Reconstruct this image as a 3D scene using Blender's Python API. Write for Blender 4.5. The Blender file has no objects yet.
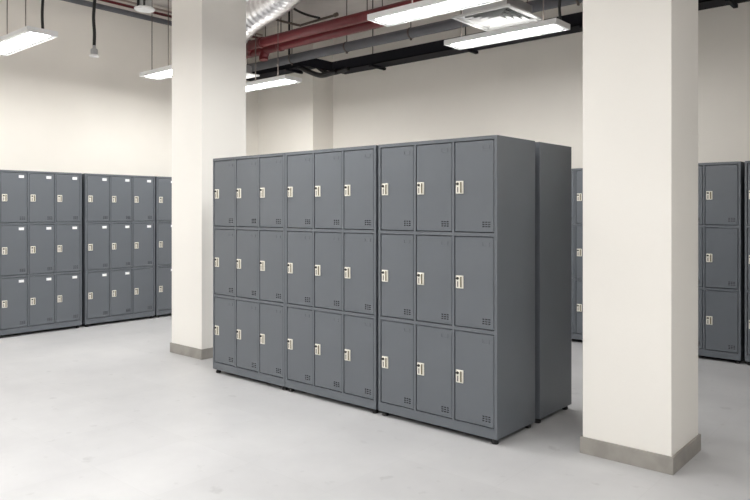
import bpy, bmesh, math, random
from mathutils import Vector, Matrix
random.seed(4)
S = bpy.context.scene
COL = S.collection
PI = math.pi

# ------------------------------------------------------------------ materials
def mat(name, color, rough=0.5, metal=0.0, noise=0.0, scale=4.0, bump=0.0, bscale=60.0, spec=0.5, color2=None, detail=4):
    m = bpy.data.materials.new(name); m.use_nodes = True
    nt = m.node_tree; b = nt.nodes['Principled BSDF']
    b.inputs['Roughness'].default_value = rough
    b.inputs['Metallic'].default_value = metal
    b.inputs['Specular IOR Level'].default_value = spec
    tc = nt.nodes.new('ShaderNodeTexCoord')
    if noise or color2:
        n = nt.nodes.new('ShaderNodeTexNoise'); n.inputs['Scale'].default_value = scale
        n.inputs['Detail'].default_value = detail
        nt.links.new(tc.outputs['Object'], n.inputs['Vector'])
        r = nt.nodes.new('ShaderNodeValToRGB')
        c2 = color2 or tuple(c * (1 - noise) for c in color)
        r.color_ramp.elements[0].position = 0.35; r.color_ramp.elements[1].position = 0.65
        r.color_ramp.elements[0].color = (*c2, 1); r.color_ramp.elements[1].color = (*color, 1)
        nt.links.new(n.outputs['Fac'], r.inputs['Fac'])
        nt.links.new(r.outputs['Color'], b.inputs['Base Color'])
    else:
        b.inputs['Base Color'].default_value = (*color, 1)
    if bump:
        n2 = nt.nodes.new('ShaderNodeTexNoise'); n2.inputs['Scale'].default_value = bscale
        n2.inputs['Detail'].default_value = 3
        nt.links.new(tc.outputs['Object'], n2.inputs['Vector'])
        bp = nt.nodes.new('ShaderNodeBump'); bp.inputs['Strength'].default_value = bump
        bp.inputs['Distance'].default_value = 0.01
        nt.links.new(n2.outputs['Fac'], bp.inputs['Height'])
        nt.links.new(bp.outputs['Normal'], b.inputs['Normal'])
    return m

def emit(name, color, strength):
    m = mat(name, (0.9, 0.9, 0.9), 0.4)
    b = m.node_tree.nodes['Principled BSDF']
    b.inputs['Emission Color'].default_value = (*color, 1)
    b.inputs['Emission Strength'].default_value = strength
    return m

def floor_material():
    m = bpy.data.materials.new('polished_concrete'); m.use_nodes = True
    nt = m.node_tree; N = nt.nodes; L = nt.links; b = N['Principled BSDF']
    tc = N.new('ShaderNodeTexCoord')
    n1 = N.new('ShaderNodeTexNoise'); n1.inputs['Scale'].default_value = 1.3; n1.inputs['Detail'].default_value = 6
    n1.inputs['Roughness'].default_value = 0.6
    r1 = N.new('ShaderNodeValToRGB')
    r1.color_ramp.elements[0].position = 0.3; r1.color_ramp.elements[0].color = (0.485, 0.49, 0.505, 1)
    r1.color_ramp.elements[1].position = 0.7; r1.color_ramp.elements[1].color = (0.575, 0.58, 0.592, 1)
    # trowel patches
    v = N.new('ShaderNodeTexBrick'); v.offset = 0.0; v.inputs['Scale'].default_value = 1.0
    v.inputs['Brick Width'].default_value = 0.6; v.inputs['Row Height'].default_value = 0.6
    v.inputs['Mortar Size'].default_value = 0.003; v.inputs['Mortar Smooth'].default_value = 0.6
    v.inputs['Color1'].default_value = (0.978, 0.978, 0.978, 1); v.inputs['Color2'].default_value = (1.012, 1.012, 1.012, 1)
    v.inputs['Mortar'].default_value = (0.95, 0.95, 0.95, 1)
    mx = N.new('ShaderNodeMix'); mx.data_type = 'RGBA'; mx.blend_type = 'MULTIPLY'; mx.inputs['Factor'].default_value = 1.0
    # sparse dark specks and scuffs
    n3 = N.new('ShaderNodeTexNoise'); n3.inputs['Scale'].default_value = 9.0; n3.inputs['Detail'].default_value = 5
    r3 = N.new('ShaderNodeValToRGB')
    r3.color_ramp.elements[0].position = 0.27; r3.color_ramp.elements[0].color = (0.86, 0.86, 0.86, 1)
    r3.color_ramp.elements[1].position = 0.36; r3.color_ramp.elements[1].color = (1, 1, 1, 1)
    mx2 = N.new('ShaderNodeMix'); mx2.data_type = 'RGBA'; mx2.blend_type = 'MULTIPLY'; mx2.inputs['Factor'].default_value = 1.0
    for n in (n1, v, n3): L.new(tc.outputs['Object'], n.inputs['Vector'])
    L.new(n1.outputs['Fac'], r1.inputs['Fac'])
    L.new(r1.outputs['Color'], mx.inputs['A']); L.new(v.outputs['Color'], mx.inputs['B'])
    L.new(n3.outputs['Fac'], r3.inputs['Fac'])
    L.new(mx.outputs['Result'], mx2.inputs['A']); L.new(r3.outputs['Color'], mx2.inputs['B'])
    L.new(mx2.outputs['Result'], b.inputs['Base Color'])
    b.inputs['Roughness'].default_value = 0.42
    b.inputs['Specular IOR Level'].default_value = 0.45
    return m

M = dict(
    floor=floor_material(),
    wall=mat('wall_paint', (0.885, 0.858, 0.805), 0.75, bump=0.05, bscale=90, noise=0.03, scale=1.5),
    column=mat('column_paint', (0.89, 0.876, 0.840), 0.7, bump=0.05, bscale=90, noise=0.02, scale=1.5),
    ceil=mat('ceiling_slab', (0.82, 0.78, 0.76), 0.85, noise=0.12, scale=2.0),
    skirt=mat('concrete_skirting', (0.36, 0.345, 0.32), 0.6, noise=0.18, scale=9),
    locker=mat('grey_locker_paint', (0.131, 0.146, 0.166), 0.36, bump=0.035, bscale=240, noise=0.04, scale=6),
    dark=mat('slot_black', (0.012, 0.012, 0.013), 0.6),
    foot=mat('foot_rubber', (0.01, 0.01, 0.011), 0.6),
    cream=mat('lock_cream', (0.80, 0.775, 0.70), 0.35),
    knob=mat('lock_black', (0.008, 0.008, 0.008), 0.3),
    brass=mat('dial_brass', (0.14, 0.12, 0.06), 0.4, metal=0.3),
    strip=mat('lock_strip', (0.16, 0.15, 0.14), 0.4),
    card=mat('white_card', (0.93, 0.94, 0.96), 0.5),
    lamp=mat('lamp_white', (0.85, 0.86, 0.87), 0.4),
    lens=emit('lamp_lens', (1.0, 0.985, 0.955), 26.0),
    upfill=emit('added_fill_strip', (1.0, 0.97, 0.92), 4.2),  # glow of the added strip that lifts the ceiling and upper walls
    wire=mat('steel_wire', (0.12, 0.10, 0.09), 0.5, metal=0.3),
    black=mat('black_cable', (0.012, 0.012, 0.013), 0.5),
    tray=mat('tray_black', (0.010, 0.010, 0.014), 0.7, spec=0.15),
    red=mat('red_pipe_paint', (0.15, 0.012, 0.018), 0.4, noise=0.2, scale=5),
    grey=mat('grey_pipe', (0.13, 0.135, 0.155), 0.5, noise=0.15, scale=6),
    foil=mat('duct_foil', (0.90, 0.90, 0.92), 0.30, metal=0.9, bump=0.5, bscale=40, noise=0.15, scale=24),
    vent=mat('diffuser_white', (0.58, 0.59, 0.59), 0.45),
    metal=mat('galvanised', (0.45, 0.46, 0.47), 0.4, metal=0.7),
    brown=mat('brown_conduit', (0.13, 0.10, 0.08), 0.6),
    pale=mat('pale_pipe', (0.42, 0.34, 0.31), 0.5),
)

# ------------------------------------------------------------------ mesh builder
class MB:
    def __init__(s): s.bm = bmesh.new()
    def box(s, x0, x1, y0, y1, z0, z1, bev=0.0, mi=0):
        r = bmesh.ops.create_cube(s.bm, size=1.0)
        for v in r['verts']:
            v.co = Vector(((x0 + x1) / 2 + v.co.x * (x1 - x0), (y0 + y1) / 2 + v.co.y * (y1 - y0), (z0 + z1) / 2 + v.co.z * (z1 - z0)))
        fs = set(f for v in r['verts'] for f in v.link_faces)
        for f in fs: f.material_index = mi
        if bev:
            es = list(set(e for v in r['verts'] for e in v.link_edges))
            bmesh.ops.bevel(s.bm, geom=es, offset=bev, segments=2, affect='EDGES', profile=0.6, material=mi)
        return s
    def face(s, pts, mi=0):
        f = s.bm.faces.new([s.bm.verts.new(p) for p in pts]); f.material_index = mi; return f
    def tube(s, pts, r, seg=12, cap=True, mi=0):
        pts = [Vector(p) for p in pts]; rs = r if isinstance(r, (list, tuple)) else [r] * len(pts)
        t = (pts[1] - pts[0]).normalized()
        u = t.orthogonal().normalized(); rings = []
        for i, p in enumerate(pts):
            a = pts[max(0, i - 1)]; b = pts[min(len(pts) - 1, i + 1)]
            nt = (b - a).normalized(); u = (u - nt * u.dot(nt)).normalized(); w = nt.cross(u)
            rings.append([s.bm.verts.new(p + (u * math.cos(2 * PI * k / seg) + w * math.sin(2 * PI * k / seg)) * rs[i]) for k in range(seg)])
        for A, B in zip(rings, rings[1:]):
            for k in range(seg):
                f = s.bm.faces.new((A[k], A[(k + 1) % seg], B[(k + 1) % seg], B[k])); f.material_index = mi; f.smooth = True
        if cap:
            f = s.bm.faces.new(list(reversed(rings[0]))); f.material_index = mi
            f = s.bm.faces.new(rings[-1]); f.material_index = mi
        return s
    def lathe(s, cx, cy, prof, seg=24, mi=0):
        rings = [[s.bm.verts.new((cx + r * math.cos(2 * PI * k / seg), cy + r * math.sin(2 * PI * k / seg), z)) for k in range(seg)] for r, z in prof]
        for A, B in zip(rings, rings[1:]):
            for k in range(seg):
                f = s.bm.faces.new((A[k], A[(k + 1) % seg], B[(k + 1) % seg], B[k])); f.material_index = mi; f.smooth = True
        s.bm.faces.new(list(reversed(rings[0]))).material_index = mi
        s.bm.faces.new(rings[-1]).material_index = mi
        return s
    def sweep_rect(s, pts, w, h, mi=0):
        """rectangular section swept along a path lying mainly in x; w along y, h along z"""
        rings = []
        for p in pts:
            x, y, z = p
            rings.append([s.bm.verts.new((x, y + a * w / 2, z + b * h / 2)) for a, b in ((-1, -1), (1, -1), (1, 1), (-1, 1))])
        for A, B in zip(rings, rings[1:]):
            for k in range(4):
                s.bm.faces.new((A[k], A[(k + 1) % 4], B[(k + 1) % 4], B[k])).material_index = mi
        s.bm.faces.new(list(reversed(rings[0]))); s.bm.faces.new(rings[-1])
        return s
    def build(s, name, mats, parent=None):
        bmesh.ops.recalc_face_normals(s.bm, faces=s.bm.faces[:])
        me = bpy.data.meshes.new(name); s.bm.to_mesh(me); s.bm.free()
        for m in (mats if isinstance(mats, (list, tuple)) else [mats]): me.materials.append(m)
        o = bpy.data.objects.new(name, me); COL.objects.link(o)
        if parent: o.parent = parent
        return o

def smooth_path(pts, n=8):
    P = [Vector(p) for p in pts]; out = []
    for i in range(len(P) - 1):
        p0 = P[max(0, i - 1)]; p1 = P[i]; p2 = P[i + 1]; p3 = P[min(len(P) - 1, i + 2)]
        for k in range(n):
            t = k / n
            out.append(0.5 * ((2 * p1) + (p2 - p0) * t + (2 * p0 - 5 * p1 + 4 * p2 - p3) * t * t + (3 * p1 - p0 - 3 * p2 + p3) * t ** 3))
    out.append(P[-1]); return out

def tag(o, label, cat, group=None):
    o['label'] = label; o['category'] = cat
    if group: o['group'] = group
    return o
def thing(name, label, cat, loc=(0, 0, 0), rz=0.0, group=None):
    o = bpy.data.objects.new(name, None); o.empty_display_size = 0.1; COL.objects.link(o)
    o.location = loc; o.rotation_euler = (0, 0, rz)
    return tag(o, label, cat, group)
def struct(o): o['kind'] = 'structure'; return o
def copy_tree(o, parent=None, skip=None):
    c = o.copy(); COL.objects.link(c)
    if parent: c.parent = parent
    for ch in [x for x in bpy.data.objects if x.parent == o]:
        if skip and skip(ch): continue
        copy_tree(ch, c, skip)
    return c

# ------------------------------------------------------------------ room
XL, XR, YB, YF, H = -8.48, 4.6, 7.37, -4.2, 4.25
T = 0.15
struct(MB().box(XL - T, XR + T, YF - T, YB + T, -0.12, 0.0).build('floor', M['floor']))
struct(MB().box(XL - T, XR + T, YF - T, YB + T, H, H + 0.15).build('ceiling', M['ceil']))
struct(MB().box(XL - T, XL, YF, YB, 0.0, H).build('wall_left', M['wall']))
struct(MB().box(XR, XR + T, YF, YB, 0.0, H).build('wall_right', M['wall']))
struct(MB().box(XL - T, XR + T, YB, YB + T, 0.0, H).build('wall_back', M['wall']))
struct(MB().box(XL - T, XR + T, YF - T, YF, 0.0, H).build('wall_front', M['wall']))
struct(MB().box(XL, -7.23, 6.95, YB, 0.0, H).build('pilaster', M['wall']))
SK = 0.012
struct(MB().box(-7.22, XR, YB - SK, YB, 0.0, 0.095, 0.002).build('baseboard_back', M['skirt']))
struct(MB().box(XL, XL + SK, YF, 6.94, 0.0, 0.095, 0.002).build('baseboard_left', M['skirt']))
def column(x0, x1, y0, y1):
    c = struct(MB().box(x0, x1, y0, y1, 0.0, H, 0.004).build('column', M['column']))
    b = MB()
    b.box(x0 - SK, x1 + SK, y0 - SK, y0 - 0.0005, 0, 0.095, 0.002).box(x0 - SK, x1 + SK, y1 + 0.0005, y1 + SK, 0, 0.095, 0.002)
    b.box(x0 - SK, x0 - 0.0005, y0 - 0.0005, y1 + 0.0005, 0, 0.095, 0.002).box(x1 + 0.0005, x1 + SK, y0 - 0.0005, y1 + 0.0005, 0, 0.095, 0.002)
    b.build('baseboard', M['skirt'], c)
column(-1.672, -1.178, 3.76, 4.24)
column(-5.938, -5.432, 3.775, 4.30)

# ------------------------------------------------------------------ lockers
W, D, HT = 0.93, 0.475, 1.85
ST, SI, RL, TOP = 0.020, 0.016, 0.022, 0.022
OW = (W - 2 * ST - 2 * SI) / 3; OH = 0.563; FT = 0.034
PL = HT - FT - TOP - 3 * OH - 2 * RL
GAP = 0.0045

def carcass_mb():
    b = MB(); f = -D / 2; k = D / 2
    b.box(-W / 2, -W / 2 + ST, f, k, FT, HT, 0.003).box(W / 2 - ST, W / 2, f, k, FT, HT, 0.003)
    x0, x1 = -W / 2 + ST - 0.002, W / 2 - ST + 0.002
    b.box(x0, x1, f + 0.0004, k, HT - TOP, HT - 0.0004)
    b.box(x0, x1, f + 0.0004, k, FT + 0.0004, FT + PL)
    b.box(x0, x1, k - 0.008, k - 0.0005, FT + PL, HT - TOP)
    for i in (1, 2):
        z = FT + PL + i * OH + (i - 1) * RL
        b.box(x0, x1, f + 0.0008, k - 0.008, z, z + RL)
        x = -W / 2 + ST + i * OW + (i - 1) * SI
        b.box(x, x + SI, f + 0.0004, k - 0.008, FT + PL, HT - TOP)
    # toe return of the plinth, a thin seam above the floor and a folded edge under the top
    b.box(-W / 2 + 0.012, W / 2 - 0.012, f - 0.0008, f + 0.004, FT + PL - 0.006, FT + PL - 0.003)
    return b

def door_mb():
    """door panel with three by three ventilation slits pressed into its lower right corner; origin at lower left"""
    w, h, t = OW - 2 * GAP, OH - 2 * GAP, 0.018
    b = MB(); bm = b.bm; ch = 0.003
    sx = [w - 0.078 + i * 0.0205 for i in range(3)]
    sz = [0.030 + i * 0.0135 for i in range(3)]
    xs = [ch] + [q for a in sx for q in (a, a + 0.0145)] + [w - ch]
    zs = [ch] + [q for a in sz for q in (a, a + 0.0062)] + [h - ch]
    V = [[bm.verts.new((x, 0, z)) for z in zs] for x in xs]
    for i in range(len(xs) - 1):
        for j in range(len(zs) - 1):
            c = [V[i][j], V[i + 1][j], V[i + 1][j + 1], V[i][j + 1]]
            if i % 2 == 1 and j % 2 == 1 and i < len(xs) - 1 and j < len(zs) - 1:
                d = [bm.verts.new((q.co.x, 0.009, q.co.z)) for q in c]
                for k in range(4):
                    bm.faces.new((c[k], c[(k + 1) % 4], d[(k + 1) % 4], d[k])).material_index = 1
                bm.faces.new(d).material_index = 1
            else: bm.faces.new(c)
    # chamfer and sides
    loop = [V[i][0] for i in range(len(xs))] + [V[-1][j] for j in range(1, len(zs))] + [V[i][-1] for i in range(len(xs) - 2, -1, -1)] + [V[0][j] for j in range(len(zs) - 2, 0, -1)]
    def out(v, y):
        x = 0 if v.co.x <= ch + 1e-6 else (w if v.co.x >= w - ch - 1e-6 else v.co.x)
        z = 0 if v.co.z <= ch + 1e-6 else (h if v.co.z >= h - ch - 1e-6 else v.co.z)
        return bm.verts.new((x, y, z))
    o1 = [out(v, ch) for v in loop]; o2 = [bm.verts.new((v.co.x, t, v.co.z)) for v in o1]; n = len(loop)
    for k in range(n):
        bm.faces.new((loop[k], loop[(k + 1) % n], o1[(k + 1) % n], o1[k]))
        bm.faces.new((o1[k], o1[(k + 1) % n], o2[(k + 1) % n], o2[k]))
    bm.faces.new(o2)
    return b

def holder_mb():
    b = MB(); w, h, e = 0.050, 0.024, 0.004
    b.box(0, w, -0.0025, 0.001, 0, e, 0.0008).box(0, e, -0.0025, 0.001, e, h, 0.0008).box(w - e, w, -0.0025, 0.001, e, h, 0.0008)
    b.box(e, w - e, -0.0006, 0.001, e, h)
    return b
def plate_mb():
    b = MB(); w, h = 0.054, 0.080
    b.box(0, w, -0.007, 0.0, 0, h, 0.0032)
    b.box(0.004, w - 0.004, -0.009, -0.006, 0.004, h - 0.004, 0.0014)
    return b
def knob_mb():
    b = MB()
    b.tube([(0, 0.001, 0), (0, -0.006, 0), (0, -0.007, 0)], [0.0085, 0.0085, 0.0072], 16)
    b.box(-0.0105, 0.0085, -0.013, -0.006, -0.0028, 0.0028, 0.001)
    return b
def dial_mb():
    b = MB(); b.box(0, 0.0105, -0.0012, 0.001, 0, 0.066, 0.0008)
    for i in range(4): b.tube([(0.002, -0.0004, 0.0105 + i * 0.015), (0.0085, -0.0004, 0.0105 + i * 0.015)], 0.0034, 10)
    return b

def make_locker(lock_off, cards, label, group):
    t = thing('locker_cabinet', label, 'locker', (0, 0, 0), 0, group)
    carcass_mb().build('carcass', M['locker'], t)
    for x in (-1, 1):
        for y in (-1, 1):
            cx, cy = x * (W / 2 - 0.035), y * (D / 2 - 0.035)
            ft = MB().lathe(cx, cy, [(0.020, 0.0), (0.022, 0.004), (0.022, 0.016), (0.014, 0.024), (0.014, FT + 0.002)], 16).build('foot', M['foot'], t)
    dm = hm = pm = km = gm = sm = cm = None
    for r in range(3):
        for c in range(3):
            x = -W / 2 + ST + c * (OW + SI) + GAP
            z = FT + PL + (2 - r) * (OH + RL) + GAP
            if dm is None:
                d = door_mb().build('door', [M['locker'], M['dark']], t); dm = d.data
                h = holder_mb().build('label_holder', M['locker'], d); hm = h.data
                p = plate_mb().build('lock_plate', M['cream'], d); pm = p.data
                k = knob_mb().build('lock_knob', M['knob'], d); km = k.data
                g = dial_mb().build('combination_dial', M['brass'], d); gm = g.data
                s = MB().box(0, 0.008, -0.001, 0.001, 0, 0.034, 0.0006).build('indicator_strip', M['strip'], d); sm = s.data
                for o, tx in ((p, 'cream rectangular lock plate'), (k, 'black key knob'), (g, 'dark combination dial strip')): o['label'] = tx
            else:
                def dupm(name, me, par):
                    o = bpy.data.objects.new(name, me); COL.objects.link(o); o.parent = par; return o
                d = dupm('door', dm, t); h = dupm('label_holder', hm, d); p = dupm('lock_plate', pm, d)
                k = dupm('lock_knob', km, d); g = dupm('combination_dial', gm, d); s = dupm('indicator_strip', sm, d)
                for o, tx in ((p, 'cream rectangular lock plate'), (k, 'black key knob'), (g, 'dark combination dial strip')): o['label'] = tx
            d.location = (x, -D / 2 + 0.0025, z)
            dw = OW - 2 * GAP; dh = OH - 2 * GAP
            h.location = (dw - 0.078, 0, dh - 0.056)
            zc = dh * 0.494 - 0.040
            p.location = (lock_off, 0, zc)
            k.location = (lock_off + 0.0155, -0.008, zc + 0.062)
            s.location = (lock_off + 0.0115, -0.009, zc + 0.009)
            g.location = (lock_off + 0.034, -0.009, zc + 0.007)
            if cards:
                if cm is None:
                    w = MB().box(0, 0.056, -0.0016, 0.0, 0, 0.030, 0.0005).build('number_card', M['card'], d); cm = w.data
                else:
                    w = bpy.data.objects.new('number_card', cm); COL.objects.link(w); w.parent = d
                w['label'] = 'white number card'
                w.location = (dw - 0.078 - 0.012, -0.0025, dh - 0.056)
                w['cell'] = r * 3 + c
    return t

GF, GL, GR = 'locker cabinets of the front row', 'locker cabinets along the left wall', 'locker cabinets along the back wall'
front = make_locker(0.010, False, 'grey nine-door locker at the right end of the middle row, bare side panel showing', GF)
YFR = 3.53
front.location = (-2.101 - W / 2, YFR + D / 2, 0)
def place(src, x, y, rz, label, group, skip=None):
    o = copy_tree(src, None, skip); o.location = (x, y, 0); o.rotation_euler = (0, 0, rz)
    o['label'] = label; o['group'] = group; return o
place(front, -3.053 - W / 2, YFR + D / 2, 0, 'grey nine-door locker in the middle of the three standing between the columns', GF)
place(front, -3.987 - W / 2, YFR + D / 2, 0, 'grey nine-door locker at the left end of the middle row, by the far column', GF)
o = place(front, -2.101 - W / 2 + 0.0, 4.067 + D / 2, PI, 'grey locker standing behind the right end of the middle row, only its side showing', GF)
for x1, lb in ((-2.520, 'dark grey locker by the back wall, narrow strip just left of the near column'),
               (-1.545, 'dark grey locker by the back wall just right of the near column'),
               (-0.583, 'dark grey locker by the back wall cut off by the right edge of the photo')):
    place(front, x1 - W / 2, 6.862 + D / 2, 0, lb, GR)
left = make_locker(0.012, True, 'grey locker with nine white cards by the left wall, at the photo edge', GL)
XLW = -7.98
left.rotation_euler = (0, 0, PI / 2)     # front turned to face +x
left.location = (XLW - D / 2, 2.925 + W / 2, 0)
place(left, XLW - D / 2, 3.898 + W / 2, PI / 2, 'grey locker by the left wall, second from photo edge, one bottom door without card', GL,
      lambda c: c.get('cell') == 8)
place(left, XLW - D / 2, 4.850 + W / 2, PI / 2, 'grey locker by the left wall mostly hidden behind the far white column', GL)
for o in bpy.data.objects:
    if 'cell' in o.keys(): del o['cell']

# ------------------------------------------------------------------ hanging lights
LW, LH, LZ = 0.28, 0.05, 3.03
def light(x0, x1, y0, label, rods, cable=None, z=LZ):
    xc, yc = (x0 + x1) / 2, y0 + LW / 2; L = x1 - x0
    t = thing('pendant_light', label, 'ceiling light', (xc, yc, z), 0, 'long white lights hanging from the ceiling')
    b = MB(); hw = LW / 2; e = 0.004
    # white tray with rim, open below
    b.box(-L / 2, L / 2, -hw, hw, 0.036, LH, 0.003)
    b.box(-L / 2, L / 2, -hw, -hw + 0.006, 0.0, 0.040, 0.002).box(-L / 2, L / 2, hw - 0.006, hw, 0.0, 0.040, 0.002)
    b.box(-L / 2, -L / 2 + 0.006, -hw + 0.004, hw - 0.004, 0.0, 0.040, 0.002).box(L / 2 - 0.006, L / 2, -hw + 0.004, hw - 0.004, 0.0, 0.040, 0.002)
    # sloping white reflector flanges around the lens
    i = 0.050; z0, z1 = 0.003, 0.020
    q = [(-L / 2 + e, -hw + e), (L / 2 - e, -hw + e), (L / 2 - e, hw - e), (-L / 2 + e, hw - e)]
    p = [(-L / 2 + i, -hw + i), (L / 2 - i, -hw + i), (L / 2 - i, hw - i), (-L / 2 + i, hw - i)]
    for k in range(4):
        a, c = k, (k + 1) % 4
        b.face([(*q[a], z0), (*q[c], z0), (*p[c], z0 + 0.004), (*p[a], z0 + 0.004)])
    b.build('housing', M['lamp'], t)
    # bowed lens
    m = MB(); n = 10; ll = L / 2 - i; ww = hw - i; rows = []
    for a in range(n + 1):
        y = -ww + 2 * ww * a / n; zz = 0.006 - 0.012 * (1 - (y / ww) ** 2)
        rows.append([m.bm.verts.new((x, y, zz if abs(x) < ll - 0.02 else 0.006)) for x in (-ll, -ll + 0.03, ll - 0.03, ll)])
    for A, B in zip(rows, rows[1:]):
        for k in range(3): m.bm.faces.new((A[k], A[k + 1], B[k + 1], B[k]))
    lo = m.build('lens', M['lens'], t); lo['label'] = 'glowing white lens'
    # added glowing strip on the housing top, brightens ceiling and upper walls
    u = MB().box(-L / 2 + 0.08, L / 2 - 0.08, -0.05, 0.05, LH, LH + 0.006, 0.002).build('added_fill_strip', M['upfill'], t)
    for x in rods:
        MB().tube([(x, 0, LH), (x, 0, H - z)], 0.0055, 8).build('suspension_wire', M['wire'], t)
    if cable is not None:
        pts = [(cable, 0.02, LH), (cable - 0.012, 0.02, LH + 0.15), (cable + 0.010, 0.02, LH + 0.45), (cable, 0.02, H - z)]
        MB().tube(smooth_path(pts), 0.0135, 8).build('power_cable', M['black'], t)
    return t
light(-7.63, -6.43, 2.60, 'long white hanging light at the top left corner of the photo', (-0.22, 0.22), 0.55)
light(-7.59, -6.39, 4.38, 'white hanging light whose left end shows to the left of the far column', (0.04 - 0.6 + 0.01, 0.41 - 0.6))
light(-7.44, -6.24, 5.53, 'white hanging light whose right end sticks out right of the far column', (-0.13, 0.31), None, 3.0)
light(-3.87, -2.67, 4.36, 'white hanging light at the top centre, nearest and largest of the middle pair', (-0.22, 0.22), 0.55)
light(-3.88, -2.69, 5.51, 'white hanging light directly below the square air diffuser', (-0.485, 0.40), 0.56)
light(-4.22, -3.02, 3.07, 'white hanging light, only one corner showing at the top edge by the far column', (-0.22, 0.22), 0.55)
# the same lights go on over the rest of the room, outside the photo
for x, y, lb in ((-7.63, 0.9, 'hanging light outside the photo to the left of the camera'),
                 (-7.63, -0.8, 'hanging light outside the photo far to the left behind the camera'),
                 (-4.05, 1.9, 'hanging light outside the photo above the aisle before the lockers'),
                 (-4.05, 0.75, 'hanging light outside the photo left of the camera, second from the aisle'),
                 (-4.05, -0.4, 'hanging light outside the photo left of the camera, third from the aisle'),
                 (-4.05, -1.55, 'hanging light outside the photo left of the camera, fourth from the aisle'),
                 (-0.55, 1.3, 'hanging light outside the photo overhead just in front of the camera'),
                 (-0.55, 0.0, 'hanging light outside the photo directly above the camera'),
                 (-0.55, -1.3, 'hanging light outside the photo just behind the camera'),
                 (0.7, 2.6, 'hanging light outside the photo to the right of the near column')):
    light(x, x + 1.2, y, lb, (-0.22, 0.22), 0.55)

# ------------------------------------------------------------------ pipes, trays, ducts
def collar(b, x, y, z, r, w=0.03): b.tube([(x - w, y, z), (x + w, y, z)], r, 20)
def red_pipe(y, z, xl, label):
    t = thing('red_pipe', label, 'pipe', (0, y, z), 0, 'red sprinkler pipes under the ceiling')
    MB().tube(smooth_path([(4.55, 0, 0), (0, 0, 0), (xl + 0.16, 0, 0), (xl + 0.06, 0.0, -0.015), (xl, 0.0, -0.08), (xl, 0, -0.14)], 6), 0.062, 20).build('pipe', M['red'], t)
    for x in (xl + 0.35, xl + 3.1, xl + 5.9):
        b = MB(); collar(b, x, 0, 0, 0.071); b.build('coupling', M['red'], t)
    for x in (-7.0, -5.2, -3.4, -1.6, 0.4, 2.6):
        h = MB().tube([(x, 0, 0.05), (x, 0, H - z)], 0.006, 8).build('hanger_rod', M['wire'], t)
red_pipe(5.86, 3.64, -7.42, 'red pipe under the ceiling, nearer of the two side by side')
red_pipe(6.13, 3.632, -7.36, 'red pipe under the ceiling, the one farther back and lower in the photo')

t = thing('grey_pipe', 'dark grey insulated pipe between the red pipes and the black cable tray', 'pipe', (0, 6.42, 3.52))
MB().tube([(4.55, 0, 0), (-8.46, 0, 0)], 0.062, 20).build('pipe', M['grey'], t)
for x in (-7.1, -6.05, -5.0, -3.95, -2.9, -1.85, 0.0, 2.2):
    b = MB(); b.tube([(x, 0, 0.055), (x, 0, H - 3.52)], 0.006, 8)
    b.build('hanger_rod', M['wire'], t)
    b = MB(); b.tube([(x - 0.012, 0, 0), (x + 0.012, 0, 0)], 0.067, 20); b.box(x - 0.008, x + 0.008, -0.012, 0.012, -0.085, -0.06)
    b.build('pipe_clamp', M['wire'], t)

# black cable tray with a jog near the corner pilaster
t = thing('cable_tray', 'black cable tray running along the top of the back wall', 'cable tray', (0, 0, 0))
yT = 6.86; zb = 3.325; th = 0.135; jog = [(4.5, 0.0), (-6.62, 0.0), (-6.95, 0.10), (-8.44, 0.10)]
yo = {0: 0, 1: 0, 2: -0.22, 3: -0.22}
def path(dy, dz): return [(x, yT + yo[i] + dy, zb + dz + j) for i, (x, j) in enumerate(jog)]
b = MB()
b.sweep_rect(path(0, 0.006), 0.26, 0.012)
b.sweep_rect(path(-0.127, th / 2), 0.006, th); b.sweep_rect(path(0.127, th / 2), 0.006, th)
b.sweep_rect(path(-0.118, th - 0.003), 0.02, 0.006)
b.build('tray', M['tray'], t)
for k, (dy, dz, r) in enumerate(((-0.07, 0.075, 0.03), (0.0, 0.08, 0.034), (0.07, 0.07, 0.028))):
    MB().tube(path(dy, dz), r, 10).build('cable', M['black'], t)
for x, dz, dy in ((-7.29, 0.10, -0.22), (-5.9, 0, 0), (-4.45, 0, 0), (-3.0, 0, 0), (-1.62, 0, 0), (0.2, 0, 0), (2.4, 0, 0)):
    r = 0.016 if x == -7.29 else 0.007
    MB().tube([(x, yT + dy - 0.10, zb + dz - 0.03), (x, yT + dy - 0.10, H)], r, 10).build('hanger_rod', M['black'], t)
    MB().box(x - 0.02, x + 0.02, yT + dy - 0.15, yT + dy + 0.15, zb + dz - 0.035, zb + dz - 0.001, 0.003).build('bracket', M['tray'], t)
# armoured cable bundle and clips hanging under the jog
MB().tube(smooth_path([(-6.50, 6.68, 3.30), (-6.72, 6.62, 3.27), (-6.95, 6.60, 3.35), (-7.25, 6.60, 3.48), (-7.6, 6.60, 3.50)]), 0.035, 12).build('cable', M['black'], t)
MB().tube(smooth_path([(-6.30, 6.72, 3.32), (-6.65, 6.69, 3.30), (-6.95, 6.66, 3.47), (-7.35, 6.58, 3.60), (-7.7, 6.58, 3.58)]), 0.030, 12).build('cable', M['black'], t)

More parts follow.
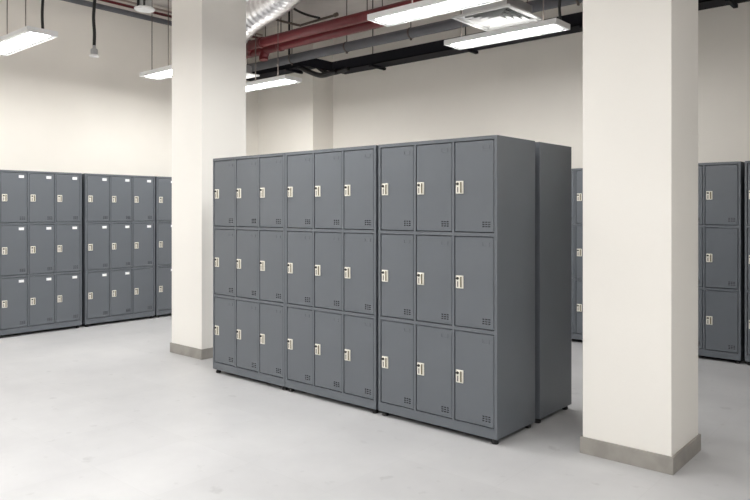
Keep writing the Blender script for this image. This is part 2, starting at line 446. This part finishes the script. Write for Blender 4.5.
# pipes along the left wall
def wall_pipe(x, z, r, m, label, clip=True, y0=-4.1):
    t = thing('wall_pipe', label, 'pipe', (x, 0, z), 0, 'thin pipes along the left wall')
    MB().tube([(0, y0, 0), (0, 6.9, 0)], r, 14).build('pipe', m, t)
    for y in (-2.6, -0.4, 1.8, 3.55, 5.3):
        MB().tube([(0, y, r * 0.8), (0, y, H - z)], 0.005, 6).build('hanger_rod', M['wire'], t)
    for y in (1.8, 3.55, 5.3):
        MB().tube([(0, y - 0.012, 0), (0, y + 0.012, 0)], r + 0.006, 14).build('pipe_clamp', M['metal'], t)
wall_pipe(-8.28, 3.985, 0.034, M['grey'], 'dark grey pipe high along the left wall, lowest of the three there')
wall_pipe(-8.30, 4.085, 0.018, M['red'], 'thin dark red pipe high along the left wall, just above the grey one')
wall_pipe(-8.32, 4.150, 0.013, M['pale'], 'thinnest pale pipe high along the left wall, topmost of the three')

# square ceiling diffusers
def diffuser(x0, y0, s, z, label):
    t = thing('air_diffuser', label, 'air vent', (x0 + s / 2, y0 + s / 2, z), 0, 'square white air diffusers')
    h = s / 2; fr = MB(); e = 0.035
    for a, bb, c, d in ((-h, h, -h, -h + e), (-h, h, h - e, h), (-h, -h + e, -h + e, h - e), (h - e, h, -h + e, h - e)):
        fr.box(a, bb, c, d, 0, 0.018, 0.003)
    fr.build('frame', M['vent'], t)
    # concentric sloping blades
    n = 5; bl = MB()
    for k in range(n):
        o = h - e - 0.004 - k * (h - e) / (n + 0.4); i = o - (h - e) / (n + 0.4) * 0.55
        if i < 0.01: i = 0.01
        q = [(-o, -o), (o, -o), (o, o), (-o, o)]; p = [(-i, -i), (i, -i), (i, i), (-i, i)]
        zo, zi = 0.004, 0.040
        for a in range(4):
            c = (a + 1) % 4
            bl.face([(*q[a], zo), (*q[c], zo), (*p[c], zi), (*p[a], zi)])
            bl.face([(*q[a], zo + 0.003), (*q[c], zo + 0.003), (*p[c], zi + 0.003), (*p[a], zi + 0.003)])
    bl.build('blades', M['vent'], t)
    hd = MB(); g = h - 0.075; q = 0.008; zt = 0.128
    hd.box(-g, g, -g, g, zt, zt + q, mi=0); hd.box(-g + q, g - q, -g + q, g - q, zt - 0.004, zt - 0.001, mi=1)
    hd.box(-g, g, -g, -g + q, 0.019, zt).box(-g, g, g - q, g, 0.019, zt).box(-g, -g + q, -g + q, g - q, 0.019, zt).box(g - q, g, -g + q, g - q, 0.019, zt)
    hd.box(-h + 0.01, h - 0.01, -h + 0.01, -g, 0.018, 0.024).box(-h + 0.01, h - 0.01, g, h - 0.01, 0.018, 0.024).box(-h + 0.01, -g, -g, g, 0.018, 0.024).box(g, h - 0.01, -g, g, 0.018, 0.024)
    hd.build('plenum_box', [M['metal'], M['dark']], t)
    for sx in (-1, 1):
        for sy in (-1, 1):
            MB().tube([(sx * (h - 0.11), sy * (h - 0.11), 0.13), (sx * (h - 0.11), sy * (h - 0.11), H - z)], 0.0045, 6).build('hanger_rod', M['wire'], t)
    return t
diffuser(-3.62, 5.26, 0.62, 3.19, 'square white air diffuser above the middle hanging lights')
diffuser(-7.64, 5.16, 0.62, 3.17, 'square white air diffuser beside the far column behind the hanging light')

def flex(pts, r, name, label, par=None):
    P = smooth_path(pts, 40); out = [P[0]]
    for a in P[1:]:
        if (a - out[-1]).length > 0.0155: out.append(a)
    prof = (1.06, 1.0, 0.935, 1.0)          # wire ribs every four steps with crumpled foil between
    rs = [r * (prof[i % 4] + random.uniform(-0.02, 0.02)) for i in range(len(out))]
    return tag(MB().tube(out, rs, 28).build(name, M['foil']), label, 'air duct', 'silver flexible ducts')
flex([(-7.33, 5.47, 3.306), (-7.31, 5.47, 3.50), (-7.13, 5.47, 3.73), (-6.78, 5.46, 3.86), (-6.32, 5.44, 3.95), (-5.92, 5.34, 4.02), (-5.70, 5.08, 4.055), (-5.64, 4.85, 4.14), (-5.63, 4.74, 4.25)], 0.19,
     'flexible_duct', 'crinkled silver foil duct curving down beside the far column')
flex([(-3.29, 5.56, 3.328), (-3.32, 5.53, 3.55), (-3.22, 5.50, 3.82), (-2.9, 5.45, 4.02), (-2.3, 5.45, 4.06), (-0.6, 5.45, 4.06), (-0.2, 5.45, 4.15), (-0.1, 5.45, 4.25)], 0.145,
     'flexible_duct', 'silver foil duct rising from the square diffuser above the middle hanging lights')

# conduits under the slab by the foil duct
tag(MB().tube(smooth_path([(-7.0, 6.34, 4.26), (-6.97, 6.34, 4.18), (-6.75, 6.34, 4.06), (-6.47, 6.34, 3.955)]), 0.016, 10).build('black_cable', M['black']),
    'short black cable drooping under the ceiling right of the foil duct', 'cable')
b = MB().tube(smooth_path([(-7.62, 6.39, 4.26), (-7.5, 6.39, 4.16), (-7.3, 6.39, 4.08), (-6.92, 6.39, 3.95), (-6.86, 6.39, 3.945), (-6.47, 6.39, 3.955), (-6.22, 6.39, 3.96)]), 0.016, 10)
b.tube([(-6.24, 6.39, 3.96), (-6.19, 6.39, 3.965)], 0.026, 12)
tag(b.build('conduit', M['brown']), 'brown bent conduit with a capped end under the ceiling above the red pipes', 'conduit')

# dangling detector and round speaker near the left wall
t = thing('hanging_detector', 'small silver fitting dangling from a black cable before the left wall', 'detector', (-6.97, 3.50, 3.03))
b = MB().lathe(0, 0, [(0.046, 0.0), (0.050, 0.006), (0.048, 0.018), (0.036, 0.022)], 24); o = b.build('sensor_cap', M['lamp'], t); o['label'] = 'white round cap'
MB().lathe(0, 0, [(0.034, 0.022), (0.036, 0.03), (0.036, 0.075), (0.026, 0.085), (0.016, 0.09), (0.016, 0.12), (0.012, 0.125)], 20).build('metal_body', M['metal'], t)
MB().tube(smooth_path([(0, 0, 0.12), (0.006, 0, 0.25), (-0.014, 0, 0.42), (0.012, 0, 0.62), (0.004, 0, 0.85), (0, 0, H - 3.03)]), 0.017, 10).build('cable', M['black'], t)
t = thing('ceiling_speaker', 'round white disc with black fittings at the top edge, left of far column', 'speaker', (-6.38, 3.74, 3.46))
MB().lathe(0, 0, [(0.085, 0.0), (0.100, 0.004), (0.104, 0.014), (0.096, 0.024), (0.05, 0.03)], 32).build('disc', M['lamp'], t)
MB().lathe(0, 0, [(0.070, 0.028), (0.072, 0.04), (0.072, 0.15), (0.05, 0.17), (0.012, 0.18), (0.012, H - 3.46)], 24).build('body', M['metal'], t)
for x, y in ((-0.075, -0.03), (0.07, -0.045), (0.02, -0.085)):
    MB().tube([(x, y, 0.02), (x, y, 0.165)], 0.012, 8).build('clip', M['black'], t)

# ------------------------------------------------------------------ world, camera, colour
w = bpy.data.worlds.new('world'); S.world = w; w.use_nodes = True
w.node_tree.nodes['Background'].inputs['Color'].default_value = (0.8, 0.85, 0.9, 1)
w.node_tree.nodes['Background'].inputs['Strength'].default_value = 0.2
cd = bpy.data.cameras.new('camera'); cam = bpy.data.objects.new('camera', cd); COL.objects.link(cam)
cd.sensor_width = 36.0; cd.lens = 36.0 * 681 / 750; cd.shift_y = -39 / 750; cd.clip_start = 0.05
cam.location = (0, 0, 1.397); cam.rotation_euler = (PI / 2, 0, math.atan2(0.6553, 0.7558))
S.camera = cam
v = S.view_settings; v.view_transform = 'Standard'; v.look = 'None'; v.gamma = 1.0; v.exposure = 0.68; v.use_curve_mapping = False
S.cycles.use_denoising = True
S.cycles.max_bounces = 10; S.cycles.diffuse_bounces = 6
S.cycles.sample_clamp_indirect = 6
